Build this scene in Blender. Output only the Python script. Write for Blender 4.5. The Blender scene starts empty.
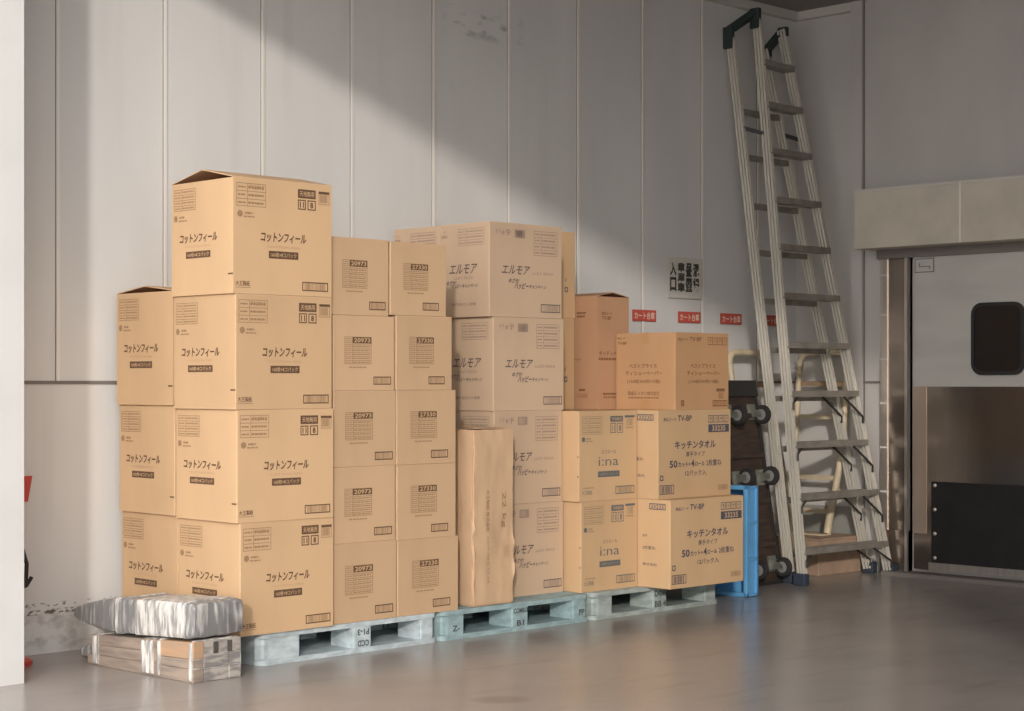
import bpy, bmesh, math, random
from mathutils import Vector, Matrix

random.seed(7)
scene = bpy.context.scene
C = scene.collection

# ------------------------------------------------------------------ camera
# x runs along the panelled back wall, y runs towards it, z is up (metres)
VIEW = math.atan2(1808, 1780)
FX, FY = math.cos(VIEW), math.sin(VIEW)          # camera forward on the floor plan
cam_d = bpy.data.cameras.new('camera')
cam_d.sensor_width = 36.0
cam_d.lens = 36.0 * 1780.0 / 1024.0
cam_d.shift_y = 26.5 / 1024.0
cam_d.clip_end = 200
cam = bpy.data.objects.new('camera', cam_d)
cam.location = (0, 0, 1.30)
cam.rotation_euler = (math.pi / 2, 0, math.atan2(-FX, FY))
C.objects.link(cam)
scene.camera = cam

# ------------------------------------------------------------------ world, sun, exposure
vs = scene.view_settings
vs.view_transform = 'Standard'
vs.look = 'None'
vs.gamma = 1.0
vs.use_curve_mapping = False
vs.exposure = 0.44
SUN_DIR = Vector((1.0, 0.93, -0.372))
w = bpy.data.worlds.new('hazy_sky')
scene.world = w
w.use_nodes = True
wt = w.node_tree
wn = wt.nodes
# hazy sky: even veil plus the broad bright aureole that haze spreads round a low sun
wtc = wn.new('ShaderNodeTexCoord')
wdot = wn.new('ShaderNodeVectorMath'); wdot.operation = 'DOT_PRODUCT'
wdot.inputs[1].default_value = tuple(-SUN_DIR.normalized())
wt.links.new(wtc.outputs['Generated'], wdot.inputs[0])
wmax = wn.new('ShaderNodeMath'); wmax.operation = 'MAXIMUM'; wmax.inputs[1].default_value = 0.0
wt.links.new(wdot.outputs['Value'], wmax.inputs[0])
wpow = wn.new('ShaderNodeMath'); wpow.operation = 'POWER'; wpow.inputs[1].default_value = 12.0
wt.links.new(wmax.outputs[0], wpow.inputs[0])
wmix = wn.new('ShaderNodeMix'); wmix.data_type = 'RGBA'
wmix.inputs[6].default_value = (1.50, 1.495, 1.51, 1)
wmix.inputs[7].default_value = (3.5, 3.36, 3.2, 1)
wt.links.new(wpow.outputs[0], wmix.inputs[0])
wt.links.new(wmix.outputs[2], wn['Background'].inputs[0])
wn['Background'].inputs[1].default_value = 1.10
sun_d = bpy.data.lights.new('low_sun', 'SUN')
sun_d.energy = 1.2
sun_d.color = (1.0, 0.93, 0.86)
sun_d.angle = math.radians(2.4)
sun = bpy.data.objects.new('low_sun', sun_d)
sun.rotation_euler = SUN_DIR.to_track_quat('-Z', 'Y').to_euler()
sun.location = (-6, -8, 6)
C.objects.link(sun)

# ------------------------------------------------------------------ materials
def lin(c):
    c /= 255.0
    return c / 12.92 if c <= 0.04045 else ((c + 0.055) / 1.055) ** 2.4

def mat(name, rgb, rough=0.6, metal=0.0, var=0.0, scale=6.0, stretch=(1, 1, 1), bump=0.0, bscale=None,
        var_rgb=None, spec=None, detail=4.0, rough_var=0.0, lo_hi=(0.35, 0.62)):
    """procedural principled material; rgb is linear"""
    m = bpy.data.materials.new(name)
    m.use_nodes = True
    nt = m.node_tree
    b = nt.nodes['Principled BSDF']
    b.inputs['Base Color'].default_value = (*rgb, 1)
    b.inputs['Roughness'].default_value = rough
    b.inputs['Metallic'].default_value = metal
    if spec is not None:
        b.inputs['Specular IOR Level'].default_value = spec
    tc = nt.nodes.new('ShaderNodeTexCoord')
    mp = nt.nodes.new('ShaderNodeMapping')
    mp.inputs['Scale'].default_value = stretch
    nt.links.new(tc.outputs['Object'], mp.inputs['Vector'])
    nz = nt.nodes.new('ShaderNodeTexNoise')
    nz.inputs['Scale'].default_value = scale
    nz.inputs['Detail'].default_value = detail
    nt.links.new(mp.outputs['Vector'], nz.inputs['Vector'])
    if var > 0 or var_rgb:
        mx = nt.nodes.new('ShaderNodeMix')
        mx.data_type = 'RGBA'
        lo = var_rgb if var_rgb else tuple(x * (1 - var) for x in rgb)
        mx.inputs[6].default_value = (*lo, 1)
        mx.inputs[7].default_value = (*rgb, 1)
        rp = nt.nodes.new('ShaderNodeMapRange')
        rp.inputs['From Min'].default_value = lo_hi[0]
        rp.inputs['From Max'].default_value = lo_hi[1]
        nt.links.new(nz.outputs['Fac'], rp.inputs['Value'])
        nt.links.new(rp.outputs['Result'], mx.inputs[0])
        nt.links.new(mx.outputs[2], b.inputs['Base Color'])
    if rough_var > 0:
        rr = nt.nodes.new('ShaderNodeMapRange')
        rr.inputs['From Min'].default_value = 0.3
        rr.inputs['From Max'].default_value = 0.7
        rr.inputs['To Min'].default_value = rough - rough_var
        rr.inputs['To Max'].default_value = rough + rough_var
        nt.links.new(nz.outputs['Fac'], rr.inputs['Value'])
        nt.links.new(rr.outputs['Result'], b.inputs['Roughness'])
    if bump > 0:
        bn = nt.nodes.new('ShaderNodeBump')
        bn.inputs['Strength'].default_value = bump
        bn.inputs['Distance'].default_value = 0.01
        src = nz
        if bscale:
            src = nt.nodes.new('ShaderNodeTexNoise')
            src.inputs['Scale'].default_value = bscale
            nt.links.new(mp.outputs['Vector'], src.inputs['Vector'])
        nt.links.new(src.outputs['Fac'], bn.inputs['Height'])
        nt.links.new(bn.outputs['Normal'], b.inputs['Normal'])
    return m

def cardboard(name, rgb, dark=0.10):
    m = mat(name, rgb, 0.72, 0, dark, 2.6, (1, 1, 0.5), 0.10, 9.0, spec=0.25)
    nt = m.node_tree
    b = nt.nodes['Principled BSDF']
    src = b.inputs['Base Color'].links[0].from_socket
    oi = nt.nodes.new('ShaderNodeObjectInfo')          # board tone differs a little from carton to carton
    mr = nt.nodes.new('ShaderNodeMapRange'); mr.inputs[3].default_value = 0.94; mr.inputs[4].default_value = 1.05
    nt.links.new(oi.outputs['Random'], mr.inputs[0])
    hs = nt.nodes.new('ShaderNodeHueSaturation')
    nt.links.new(mr.outputs[0], hs.inputs['Value']); nt.links.new(src, hs.inputs['Color'])
    nt.links.new(hs.outputs[0], b.inputs['Base Color'])
    return m

M = {}
M['card_tan'] = cardboard('cardboard_tan', (0.600, 0.398, 0.228))
M['card_small'] = cardboard('cardboard_small', (0.565, 0.378, 0.228))
M['card_pale'] = cardboard('cardboard_pale', (0.575, 0.415, 0.285))
M['card_gold'] = cardboard('cardboard_gold', (0.585, 0.390, 0.220))
M['card_orange'] = cardboard('cardboard_orange', (0.520, 0.300, 0.155))
M['card_red'] = cardboard('cardboard_reddish', (0.480, 0.275, 0.160))
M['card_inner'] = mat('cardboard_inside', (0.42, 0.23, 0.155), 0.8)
M['kraft'] = mat('kraft_paper', (0.590, 0.395, 0.245), 0.62, 0, 0.06, 7, (1, 1, 0.6), 0.5, 11)
def ink(name, rgb): return mat(name, rgb, 0.7, spec=0.2)
M['ink_brown'] = ink('ink_brown', (0.125, 0.070, 0.042))
M['ink_soft'] = ink('ink_soft_brown', (0.320, 0.200, 0.112))
M['ink_pale'] = ink('ink_pale_brown', (0.46, 0.295, 0.165))
M['ink_violet'] = ink('ink_violet_grey', (0.120, 0.095, 0.100))
M['ink_violet_soft'] = ink('ink_soft_violet', (0.340, 0.245, 0.190))
M['ink_slate'] = ink('ink_slate', (0.130, 0.140, 0.145))
M['ink_slate_soft'] = ink('ink_soft_slate', (0.330, 0.245, 0.155))
M['ink_navy'] = ink('ink_navy', (0.085, 0.085, 0.105))
M['ink_rust'] = ink('ink_rust', (0.230, 0.115, 0.058))
M['ink_rust_soft'] = ink('ink_soft_rust', (0.33, 0.165, 0.075))
M['ink_knock'] = ink('unprinted_card', (0.560, 0.370, 0.205))
M['tape'] = mat('packing_tape', (0.46, 0.255, 0.12), 0.35)
M['pallet_pale'] = mat('pallet_pale_blue', (0.53, 0.61, 0.635), 0.62, 0, 0.28, 14, (1, 1, 2), 0.25, 40)
M['pallet_teal'] = mat('pallet_teal', (0.33, 0.45, 0.465), 0.62, 0, 0.28, 14, (1, 1, 2), 0.25, 40)
M['pallet_grey'] = mat('pallet_grey_green', (0.39, 0.45, 0.425), 0.65, 0, 0.30, 14, (1, 1, 2), 0.25, 40)
M['stencil'] = mat('stencil_paint', (0.07, 0.085, 0.09), 0.7)
M['blue'] = mat('blue_plastic', (0.130, 0.380, 0.680), 0.42, 0, 0.10, 8)
M['alu'] = mat('worn_aluminium', (0.68, 0.64, 0.56), 0.42, 0.25, 0.10, 9, (1, 1, 0.2), 0.05)
M['alu_step'] = mat('step_aluminium', (0.32, 0.29, 0.25), 0.50, 0.35, 0.25, 12)
M['black_steel'] = mat('black_steel', (0.03, 0.028, 0.027), 0.5)
M['green_cap'] = mat('dark_green_plastic', (0.020, 0.035, 0.032), 0.55)
M['blue_cap'] = mat('navy_rubber', (0.030, 0.040, 0.062), 0.7)
M['cream'] = mat('cream_enamel', (0.64, 0.53, 0.36), 0.45, 0, 0.18, 10)
M['wood_rung'] = mat('brown_rung', (0.36, 0.24, 0.14), 0.6, 0, 0.2, 12)
M['deck'] = mat('dark_stained_deck', (0.060, 0.036, 0.026), 0.62, 0, 0.45, 7, (1, 1, 6), 0.3)
M['rubber'] = mat('black_rubber', (0.022, 0.020, 0.020), 0.65)
M['zinc'] = mat('zinc_bracket', (0.24, 0.25, 0.215), 0.42, 0.5, 0.3, 20)
M['hub'] = mat('grey_hub', (0.20, 0.20, 0.19), 0.5)
M['box_wood'] = mat('weathered_box', (0.42, 0.29, 0.20), 0.75, 0, 0.18, 9)
M['film_grey'] = mat('grey_film', (0.54, 0.52, 0.49), 0.38, 0, 0, 7, (5.0, 7.0, 0.9), 0.5, None, var_rgb=(0.20, 0.197, 0.195), lo_hi=(0.50, 0.72))
M['film_white'] = mat('white_film', (0.68, 0.645, 0.60), 0.40, 0, 0, 8, (3, 7, 1.2), 0.6, None, var_rgb=(0.30, 0.285, 0.275), lo_hi=(0.40, 0.58))
M['plank_grey'] = mat('weathered_plank', (0.33, 0.26, 0.205), 0.78, 0, 0, 9, (1, 0.5, 4), 0.35, None, var_rgb=(0.22, 0.175, 0.145))
M['plank_end'] = mat('pale_plank', (0.40, 0.36, 0.32), 0.78, 0, 0, 9, (1, 0.5, 4), 0.35, None, var_rgb=(0.21, 0.195, 0.185), lo_hi=(0.42, 0.55))
M['plank_tan'] = mat('tan_plank', (0.46, 0.275, 0.155), 0.75, 0, 0, 10, (1, 0.35, 5), 0.3, None, var_rgb=(0.36, 0.25, 0.17))
M['slot_dark'] = mat('slot_shade', (0.10, 0.085, 0.075), 0.8, 0, 0.3, 12)  # shade inside the end slots, given as a colour
M['red'] = mat('red_enamel', (0.52, 0.06, 0.05), 0.4)
M['sign_red'] = mat('red_sign', (0.55, 0.085, 0.060), 0.5)
M['sign_cream'] = mat('cream_lettering', (0.78, 0.62, 0.50), 0.6)
M['paper'] = mat('poster_paper', (0.62, 0.59, 0.53), 0.7, 0, 0.06, 5)
M['poster_ink'] = mat('poster_ink', (0.045, 0.040, 0.032), 0.7)
M['steel'] = mat('brushed_steel', (0.42, 0.355, 0.305), 0.22, 0.9, 0.10, 1.6, (1, 2.2, 0.5), 0.55, rough_var=0.04)
M['steel_reflect'] = mat('steel_warm_reflection', (0.60, 0.47, 0.38), 0.38, 0.6, 0.10, 3, (1, 4, 0.4))  # stainless with its warm reflection put into the colour
M['steel_bright'] = mat('bright_steel', (0.72, 0.66, 0.60), 0.28, 0.8, 0.15, 5, (1, 6, 0.3))
M['door_white'] = mat('door_white', (0.55, 0.53, 0.49), 0.5, 0, 0.12, 3, (1, 0.6, 2.5))
M['rubber_plate'] = mat('black_kick_plate', (0.018, 0.0165, 0.017), 0.42, 0, 0.3, 8)
M['dark_glass'] = mat('dark_glass', (0.035, 0.028, 0.026), 0.12)
M['lintel'] = mat('lintel_enamel', (0.60, 0.54, 0.45), 0.5, 0, 0.13, 4)
M['kick_grey'] = mat('grey_kick_panel', (0.30, 0.295, 0.265), 0.6, 0, 0.14, 6)
M['groove'] = mat('joint_sealant', (0.19, 0.165, 0.15), 0.7)
M['batten'] = mat('panel_joint_strip', (0.78, 0.74, 0.69), 0.5)
M['ceiling'] = mat('ceiling_paint', (0.27, 0.245, 0.225), 0.8, 0, 0.08, 3)
M['wall_plain'] = mat('side_wall_paint', (0.56, 0.53, 0.50), 0.6, 0, 0.08, 2.2, (1, 1, 0.5))
M['pillar'] = mat('pillar_paint', (0.60, 0.59, 0.575), 0.6, 0, 0.06, 3)
M['trim'] = mat('trim_paint', (0.58, 0.55, 0.50), 0.6)

def wall_material():
    m = mat('panel_wall_paint', (0.68, 0.665, 0.645), 0.55, 0, 0.07, 1.6, (1.6, 1, 0.35), spec=0.4)
    nt = m.node_tree
    b = nt.nodes['Principled BSDF']
    base = b.inputs['Base Color'].links[0].from_socket
    tc = nt.nodes.new('ShaderNodeTexCoord')
    sp = nt.nodes.new('ShaderNodeSeparateXYZ')
    nt.links.new(tc.outputs['Object'], sp.inputs[0])
    def rng(sock, a, c, soft):
        r1 = nt.nodes.new('ShaderNodeMapRange'); r1.inputs[1].default_value = a - soft; r1.inputs[2].default_value = a
        r2 = nt.nodes.new('ShaderNodeMapRange'); r2.inputs[1].default_value = c; r2.inputs[2].default_value = c + soft
        r2.inputs[3].default_value = 1; r2.inputs[4].default_value = 0
        nt.links.new(sock, r1.inputs[0]); nt.links.new(sock, r2.inputs[0])
        return mul(r1.outputs[0], r2.outputs[0])
    def mul(a, c):
        n = nt.nodes.new('ShaderNodeMath'); n.operation = 'MULTIPLY'
        nt.links.new(a, n.inputs[0])
        if isinstance(c, float): n.inputs[1].default_value = c
        else: nt.links.new(c, n.inputs[1])
        return n.outputs[0]
    def add(a, c):
        n = nt.nodes.new('ShaderNodeMath'); n.operation = 'ADD'; n.use_clamp = True
        nt.links.new(a, n.inputs[0]); nt.links.new(c, n.inputs[1])
        return n.outputs[0]
    def noise(sc, st, lo, hi):
        mp = nt.nodes.new('ShaderNodeMapping'); mp.inputs['Scale'].default_value = st
        nt.links.new(tc.outputs['Object'], mp.inputs['Vector'])
        z = nt.nodes.new('ShaderNodeTexNoise'); z.inputs['Scale'].default_value = sc; z.inputs['Detail'].default_value = 5
        nt.links.new(mp.outputs['Vector'], z.inputs['Vector'])
        r = nt.nodes.new('ShaderNodeMapRange'); r.inputs[1].default_value = lo; r.inputs[2].default_value = hi
        nt.links.new(z.outputs['Fac'], r.inputs[0])
        return r.outputs[0]
    Z, X = sp.outputs['Z'], sp.outputs['X']
    s1 = mul(rng(Z, 0.192, 0.206, 0.008), noise(34, (1, 1, 2), 0.50, 0.58))
    s2 = mul(rng(Z, 0.228, 0.238, 0.008), noise(30, (1, 1, 2), 0.55, 0.63))
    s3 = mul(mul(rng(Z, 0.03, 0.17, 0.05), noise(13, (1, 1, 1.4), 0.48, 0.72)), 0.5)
    s4 = mul(mul(mul(rng(Z, 3.36, 3.46, 0.05), rng(X, 7.02, 7.58, 0.08)), noise(9, (1, 1, 2.2), 0.50, 0.68)), 0.6)
    s5 = mul(mul(rng(X, 4.0, 9.0, 0.3), noise(2.2, (3.0, 1, 0.25), 0.58, 0.80)), 0.10)
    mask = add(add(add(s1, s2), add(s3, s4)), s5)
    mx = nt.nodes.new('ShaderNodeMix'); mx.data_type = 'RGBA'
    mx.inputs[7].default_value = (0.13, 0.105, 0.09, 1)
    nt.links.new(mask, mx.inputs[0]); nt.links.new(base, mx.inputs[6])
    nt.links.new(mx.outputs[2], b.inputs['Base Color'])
    return m
M['wall'] = wall_material()

def floor_material():
    m = mat('polished_concrete', (0.320, 0.285, 0.260), 0.24, 0, 0.13, 0.9, (1, 1, 1), spec=0.6, detail=4, rough_var=0.03)
    nt = m.node_tree
    b = nt.nodes['Principled BSDF']
    base = b.inputs['Base Color'].links[0].from_socket
    tc = nt.nodes.new('ShaderNodeTexCoord')
    # scuffs dragged across the slab
    mp = nt.nodes.new('ShaderNodeMapping')
    mp.inputs['Rotation'].default_value = (0, 0, math.radians(38))
    mp.inputs['Scale'].default_value = (0.9, 4.5, 1)
    nt.links.new(tc.outputs['Object'], mp.inputs['Vector'])
    n = nt.nodes.new('ShaderNodeTexNoise'); n.inputs['Scale'].default_value = 1.7; n.inputs['Detail'].default_value = 4
    nt.links.new(mp.outputs['Vector'], n.inputs['Vector'])
    r = nt.nodes.new('ShaderNodeMapRange'); r.inputs[1].default_value = 0.56; r.inputs[2].default_value = 0.76; r.inputs[4].default_value = 0.22
    nt.links.new(n.outputs['Fac'], r.inputs[0])
    mx = nt.nodes.new('ShaderNodeMix'); mx.data_type = 'RGBA'
    mx.inputs[7].default_value = (0.115, 0.095, 0.085, 1)
    nt.links.new(r.outputs[0], mx.inputs[0]); nt.links.new(base, mx.inputs[6])
    # one dark dragged stain in front of the pallets
    m2 = nt.nodes.new('ShaderNodeMapping'); m2.vector_type = 'TEXTURE'
    m2.inputs['Location'].default_value = (5.08, 5.22, 0); m2.inputs['Rotation'].default_value = (0, 0, math.radians(-38)); m2.inputs['Scale'].default_value = (0.13, 0.10, 1)
    nt.links.new(tc.outputs['Object'], m2.inputs['Vector'])
    ln = nt.nodes.new('ShaderNodeVectorMath'); ln.operation = 'LENGTH'; nt.links.new(m2.outputs['Vector'], ln.inputs[0])
    r3 = nt.nodes.new('ShaderNodeMapRange'); r3.inputs[1].default_value = 1.1; r3.inputs[2].default_value = 0.5; r3.inputs[4].default_value = 0.5
    nt.links.new(ln.outputs['Value'], r3.inputs[0])
    mx2 = nt.nodes.new('ShaderNodeMix'); mx2.data_type = 'RGBA'; mx2.inputs[7].default_value = (0.12, 0.095, 0.08, 1)
    nt.links.new(r3.outputs[0], mx2.inputs[0]); nt.links.new(mx.outputs[2], mx2.inputs[6])
    nt.links.new(mx2.outputs[2], b.inputs['Base Color'])
    bn = nt.nodes.new('ShaderNodeBump'); bn.inputs['Strength'].default_value = 0.035; bn.inputs['Distance'].default_value = 0.01
    n2 = nt.nodes.new('ShaderNodeTexNoise'); n2.inputs['Scale'].default_value = 7; n2.inputs['Detail'].default_value = 3
    nt.links.new(tc.outputs['Object'], n2.inputs['Vector'])
    nt.links.new(n2.outputs['Fac'], bn.inputs['Height'])
    nt.links.new(bn.outputs['Normal'], b.inputs['Normal'])
    return m
M['floor'] = floor_material()

# ------------------------------------------------------------------ mesh builder
class MB:
    def __init__(self):
        self.v, self.f, self.mi, self.mats, self.sm = [], [], [], [], []
    def m(self, key):
        if key not in self.mats: self.mats.append(key)
        return self.mats.index(key)
    def add(self, verts, faces, key, smooth=False):
        o = len(self.v); k = self.m(key)
        self.v += [tuple(p) for p in verts]
        for f in faces:
            self.f.append(tuple(i + o for i in f)); self.mi.append(k); self.sm.append(smooth)
    def box(self, a, b, key, T=None):
        x0, y0, z0 = a; x1, y1, z1 = b
        vs_ = [(x0, y0, z0), (x1, y0, z0), (x1, y1, z0), (x0, y1, z0), (x0, y0, z1), (x1, y0, z1), (x1, y1, z1), (x0, y1, z1)]
        if T: vs_ = [T(p) for p in vs_]
        self.add(vs_, [(0, 3, 2, 1), (4, 5, 6, 7), (0, 1, 5, 4), (1, 2, 6, 5), (2, 3, 7, 6), (3, 0, 4, 7)], key)
    def rbox(self, a, b, key, r=0.01, seg=3):
        """box with rounded edges"""
        bm = bmesh.new()
        bmesh.ops.create_cube(bm, size=1)
        for v in bm.verts:
            v.co = Vector(((a[0] + b[0]) / 2 + v.co.x * (b[0] - a[0]), (a[1] + b[1]) / 2 + v.co.y * (b[1] - a[1]), (a[2] + b[2]) / 2 + v.co.z * (b[2] - a[2])))
        bmesh.ops.bevel(bm, geom=list(bm.edges), offset=r, segments=seg, profile=0.5, affect='EDGES')
        self.bm(bm, key)
    def bm(self, bm, key, smooth=False):
        bm.verts.index_update()
        self.add([v.co.copy() for v in bm.verts], [[v.index for v in f.verts] for f in bm.faces], key, smooth)
        bm.free()
    def prism(self, poly, z0, z1, key, axis='z', smooth=False):
        n = len(poly)
        def P(p, h):
            return {'z': (p[0], p[1], h), 'y': (p[0], h, p[1]), 'x': (h, p[0], p[1])}[axis]
        vs_ = [P(p, z0) for p in poly] + [P(p, z1) for p in poly]
        self.add(vs_, [tuple(range(n))[::-1], tuple(range(n, 2 * n))] + [(i, (i + 1) % n, n + (i + 1) % n, n + i) for i in range(n)], key, smooth)
    def sweep(self, p0, p1, prof, key, up=Vector((1, 0, 0))):
        """extrude profile (a along up, b along up x dir) from p0 to p1"""
        p0, p1 = Vector(p0), Vector(p1)
        d = (p1 - p0).normalized()
        a = (up - d * up.dot(d)).normalized(); b = a.cross(d)
        n = len(prof)
        vs_ = [p + a * q[0] + b * q[1] for p in (p0, p1) for q in prof]
        self.add(vs_, [tuple(range(n)), tuple(range(n, 2 * n))[::-1]] + [(i, n + i, n + (i + 1) % n, (i + 1) % n) for i in range(n)], key)
    def tube(self, pts, r, key, seg=10, radii=None):
        pts = [Vector(p) for p in pts]
        rings, ref = [], None
        for i, p in enumerate(pts):
            d = (pts[min(i + 1, len(pts) - 1)] - pts[max(i - 1, 0)]).normalized()
            if ref is None: ref = Vector((0, 0, 1)) if abs(d.z) < 0.9 else Vector((1, 0, 0))
            a = (ref - d * ref.dot(d)).normalized(); ref = a
            b = d.cross(a); rr = radii[i] if radii else r
            rings.append([p + (a * math.cos(t) + b * math.sin(t)) * rr for t in [2 * math.pi * k / seg for k in range(seg)]])
        vs_ = [q for ring in rings for q in ring]
        fs = []
        for i in range(len(pts) - 1):
            for k in range(seg):
                fs.append((i * seg + k, i * seg + (k + 1) % seg, (i + 1) * seg + (k + 1) % seg, (i + 1) * seg + k))
        fs.append(tuple(range(seg))[::-1]); fs.append(tuple(range((len(pts) - 1) * seg, len(pts) * seg)))
        self.add(vs_, fs, key, True)
    def lathe(self, prof, c, axis, key, seg=20):
        """prof: (radius, height) pairs turned about axis through c"""
        c = Vector(c); axis = Vector(axis).normalized()
        a = Vector((0, 0, 1)) if abs(axis.z) < 0.9 else Vector((1, 0, 0))
        a = (a - axis * a.dot(axis)).normalized(); b = axis.cross(a)
        vs_, fs = [], []
        for r, h in prof:
            for k in range(seg):
                t = 2 * math.pi * k / seg
                vs_.append(c + axis * h + (a * math.cos(t) + b * math.sin(t)) * r)
        for i in range(len(prof) - 1):
            for k in range(seg):
                fs.append((i * seg + k, i * seg + (k + 1) % seg, (i + 1) * seg + (k + 1) % seg, (i + 1) * seg + k))
        fs.append(tuple(range(seg))[::-1]); fs.append(tuple(range((len(prof) - 1) * seg, len(prof) * seg)))
        self.add(vs_, fs, key, True)
    def build(self, name, parent=None, loc=None):
        me = bpy.data.meshes.new(name)
        me.from_pydata(self.v, [], self.f)
        for k in self.mats: me.materials.append(M[k])
        me.polygons.foreach_set('material_index', self.mi)
        me.polygons.foreach_set('use_smooth', self.sm)
        me.update()
        if any(self.sm):
            try: me.set_sharp_from_angle(angle=math.radians(40))
            except Exception: pass
        o = bpy.data.objects.new(name, me)
        C.objects.link(o)
        if parent: o.parent = parent
        if loc: o.location = loc
        return o

def tag(o, label, cat, group=None):
    o['label'] = label; o['category'] = cat
    if group: o['group'] = group
    return o
def thing(name, label, cat, loc, rz=0.0, group=None):
    o = bpy.data.objects.new(name, None); C.objects.link(o)
    o.empty_display_size = 0.1
    o.location = loc; o.rotation_euler = (0, 0, rz)
    return tag(o, label, cat, group)
def struct(o, label=None):
    o['kind'] = 'structure'
    if label: o['label'] = label
    return o
def copy_tree(root, label, group=None):
    r = root.copy(); C.objects.link(r); r['label'] = label
    if group: r['group'] = group
    for ch in root.children:
        c = ch.copy(); C.objects.link(c); c.parent = r
        for g in ch.children:
            d = g.copy(); C.objects.link(d); d.parent = c
    return r

# ------------------------------------------------------------------ lettering
_glyphs = {}
def text_mesh(s, bold):
    key = (s, bold)
    if key not in _glyphs:
        cu = bpy.data.curves.new('lettering', 'FONT'); cu.body = s; cu.size = 1; cu.resolution_u = 2; cu.offset = bold
        o = bpy.data.objects.new('lettering', cu); C.objects.link(o)
        dg = bpy.context.evaluated_depsgraph_get()
        me = bpy.data.meshes.new_from_object(o.evaluated_get(dg))
        V = [(v.co.x, v.co.y) for v in me.vertices]; F = [tuple(p.vertices) for p in me.polygons]
        bpy.data.objects.remove(o); bpy.data.curves.remove(cu); bpy.data.meshes.remove(me)
        xs = [p[0] for p in V]; ys = [p[1] for p in V]
        x0, x1, y0, y1 = min(xs), max(xs), min(ys), max(ys)
        _glyphs[key] = ([((p[0] - x0) / (x1 - x0), (p[1] - y0) / (y1 - y0)) for p in V], F)
    return _glyphs[key]

class Print:
    """flat ink on a face; fractions run left to right and top to bottom"""
    def __init__(self, mb): self.mb = mb; self.rnd = random.Random(3)
    def face(self, fn, W, H): self.fn, self.W, self.H = fn, W, H; return self
    def _p(self, x, y, lay): return self.fn(x * self.W, (1 - y) * self.H, 0.0010 + 0.0006 * lay)
    def rect(self, x0, y0, x1, y1, k, lay=0):
        self.mb.add([self._p(x0, y1, lay), self._p(x1, y1, lay), self._p(x1, y0, lay), self._p(x0, y0, lay)], [(0, 1, 2, 3)], k)
    def frame(self, x0, y0, x1, y1, k, t=0.004, lay=0):
        tx, ty = t / self.W, t / self.H
        self.rect(x0, y0, x1, y0 + ty, k, lay); self.rect(x0, y1 - ty, x1, y1, k, lay)
        self.rect(x0, y0 + ty, x0 + tx, y1 - ty, k, lay); self.rect(x1 - tx, y0 + ty, x1, y1 - ty, k, lay)
    def text(self, s, x0, y0, x1, y1, k, bold=0.018, shear=0.0, lay=1, flip=False, up=False):
        V, F = text_mesh(s, bold)
        P = []
        for a, b in V:
            if flip: a, b = 1 - a, 1 - b
            if up: a, b = b, 1 - a
            P.append(self._p(x0 + (x1 - x0) * a + shear * (b - 0.5) * (y1 - y0) * self.H / self.W, y1 + (y0 - y1) * b, lay))
        self.mb.add(P, F, k)
    def disc(self, cx, cy, r, k, lay=0):
        n = 14
        self.mb.add([self._p(cx + r / self.W * math.cos(2 * math.pi * i / n), cy - r / self.H * math.sin(2 * math.pi * i / n), lay) for i in range(n)], [tuple(range(n))], k)
    def bars(self, x0, y0, x1, y1, k, n=14):
        x = x0; st = (x1 - x0) / n
        for i in range(n):
            wd = st * self.rnd.choice((0.3, 0.5, 0.7))
            self.rect(x, y0, x + wd, y1, k); x += st
    def barcode(self, x0, y0, x1, y1, k, ks, n=14):
        self.frame(x0, y0, x1, y1, k, 0.005)
        dx, dy = (x1 - x0) * 0.1, (y1 - y0) * 0.14
        self.bars(x0 + dx, y0 + dy, x1 - dx, y1 - dy, ks, n)
    def line(self, x0, x1, y, hgt, k, n=6):
        """a run of print too fine to read: short dashes"""
        x = x0
        while x < x1 - 0.004:
            wd = min(self.rnd.uniform(0.5, 1.3) * (x1 - x0) / n, x1 - x)
            self.rect(x, y, x + wd * 0.85, y + hgt, k); x += wd
    def table(self, x0, y0, x1, y1, k, rows=3, split=0.0, t=0.0028):
        self.frame(x0, y0, x1, y1, k, t)
        hh = (y1 - y0) / rows
        for i in range(rows):
            yy = y0 + i * hh
            if i: self.rect(x0, yy, x1, yy + t / self.H, k)
            if split: self.line(x0 + 0.015, x0 + split * (x1 - x0) - 0.01, yy + hh * 0.42, hh * 0.22, k, 2)
            a = x0 + max(split, 0.12) * (x1 - x0)
            self.line(a + 0.01, x1 - 0.02, yy + hh * 0.38, hh * 0.28, k, 5)
        if split: self.rect(x0 + split * (x1 - x0), y0, x0 + split * (x1 - x0) + t / self.W, y1, k)

# ------------------------------------------------------------------ setting
YW, XW, ZC = 7.64, 10.37, 3.93
mb = MB(); mb.box((-9, -10, -0.2), (XW + 0.3, YW + 0.3, 0), 'floor'); struct(mb.build('floor'))

mb = MB()
mb.box((3.5, YW, 0), (XW + 0.3, YW + 0.2, ZC + 0.3), 'wall')
for n in range(-1, 10):
    x = 4.449 + 0.608 * n
    mb.box((x - 0.006, YW - 0.008, 1.306), (x + 0.012, YW, ZC), 'batten')
    mb.box((x - 0.010, YW - 0.002, 1.306), (x - 0.006, YW, ZC), 'groove')
mb.box((3.5, YW - 0.007, 1.290), (XW, YW, 1.306), 'groove')
struct(mb.build('wall_back'))

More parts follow.
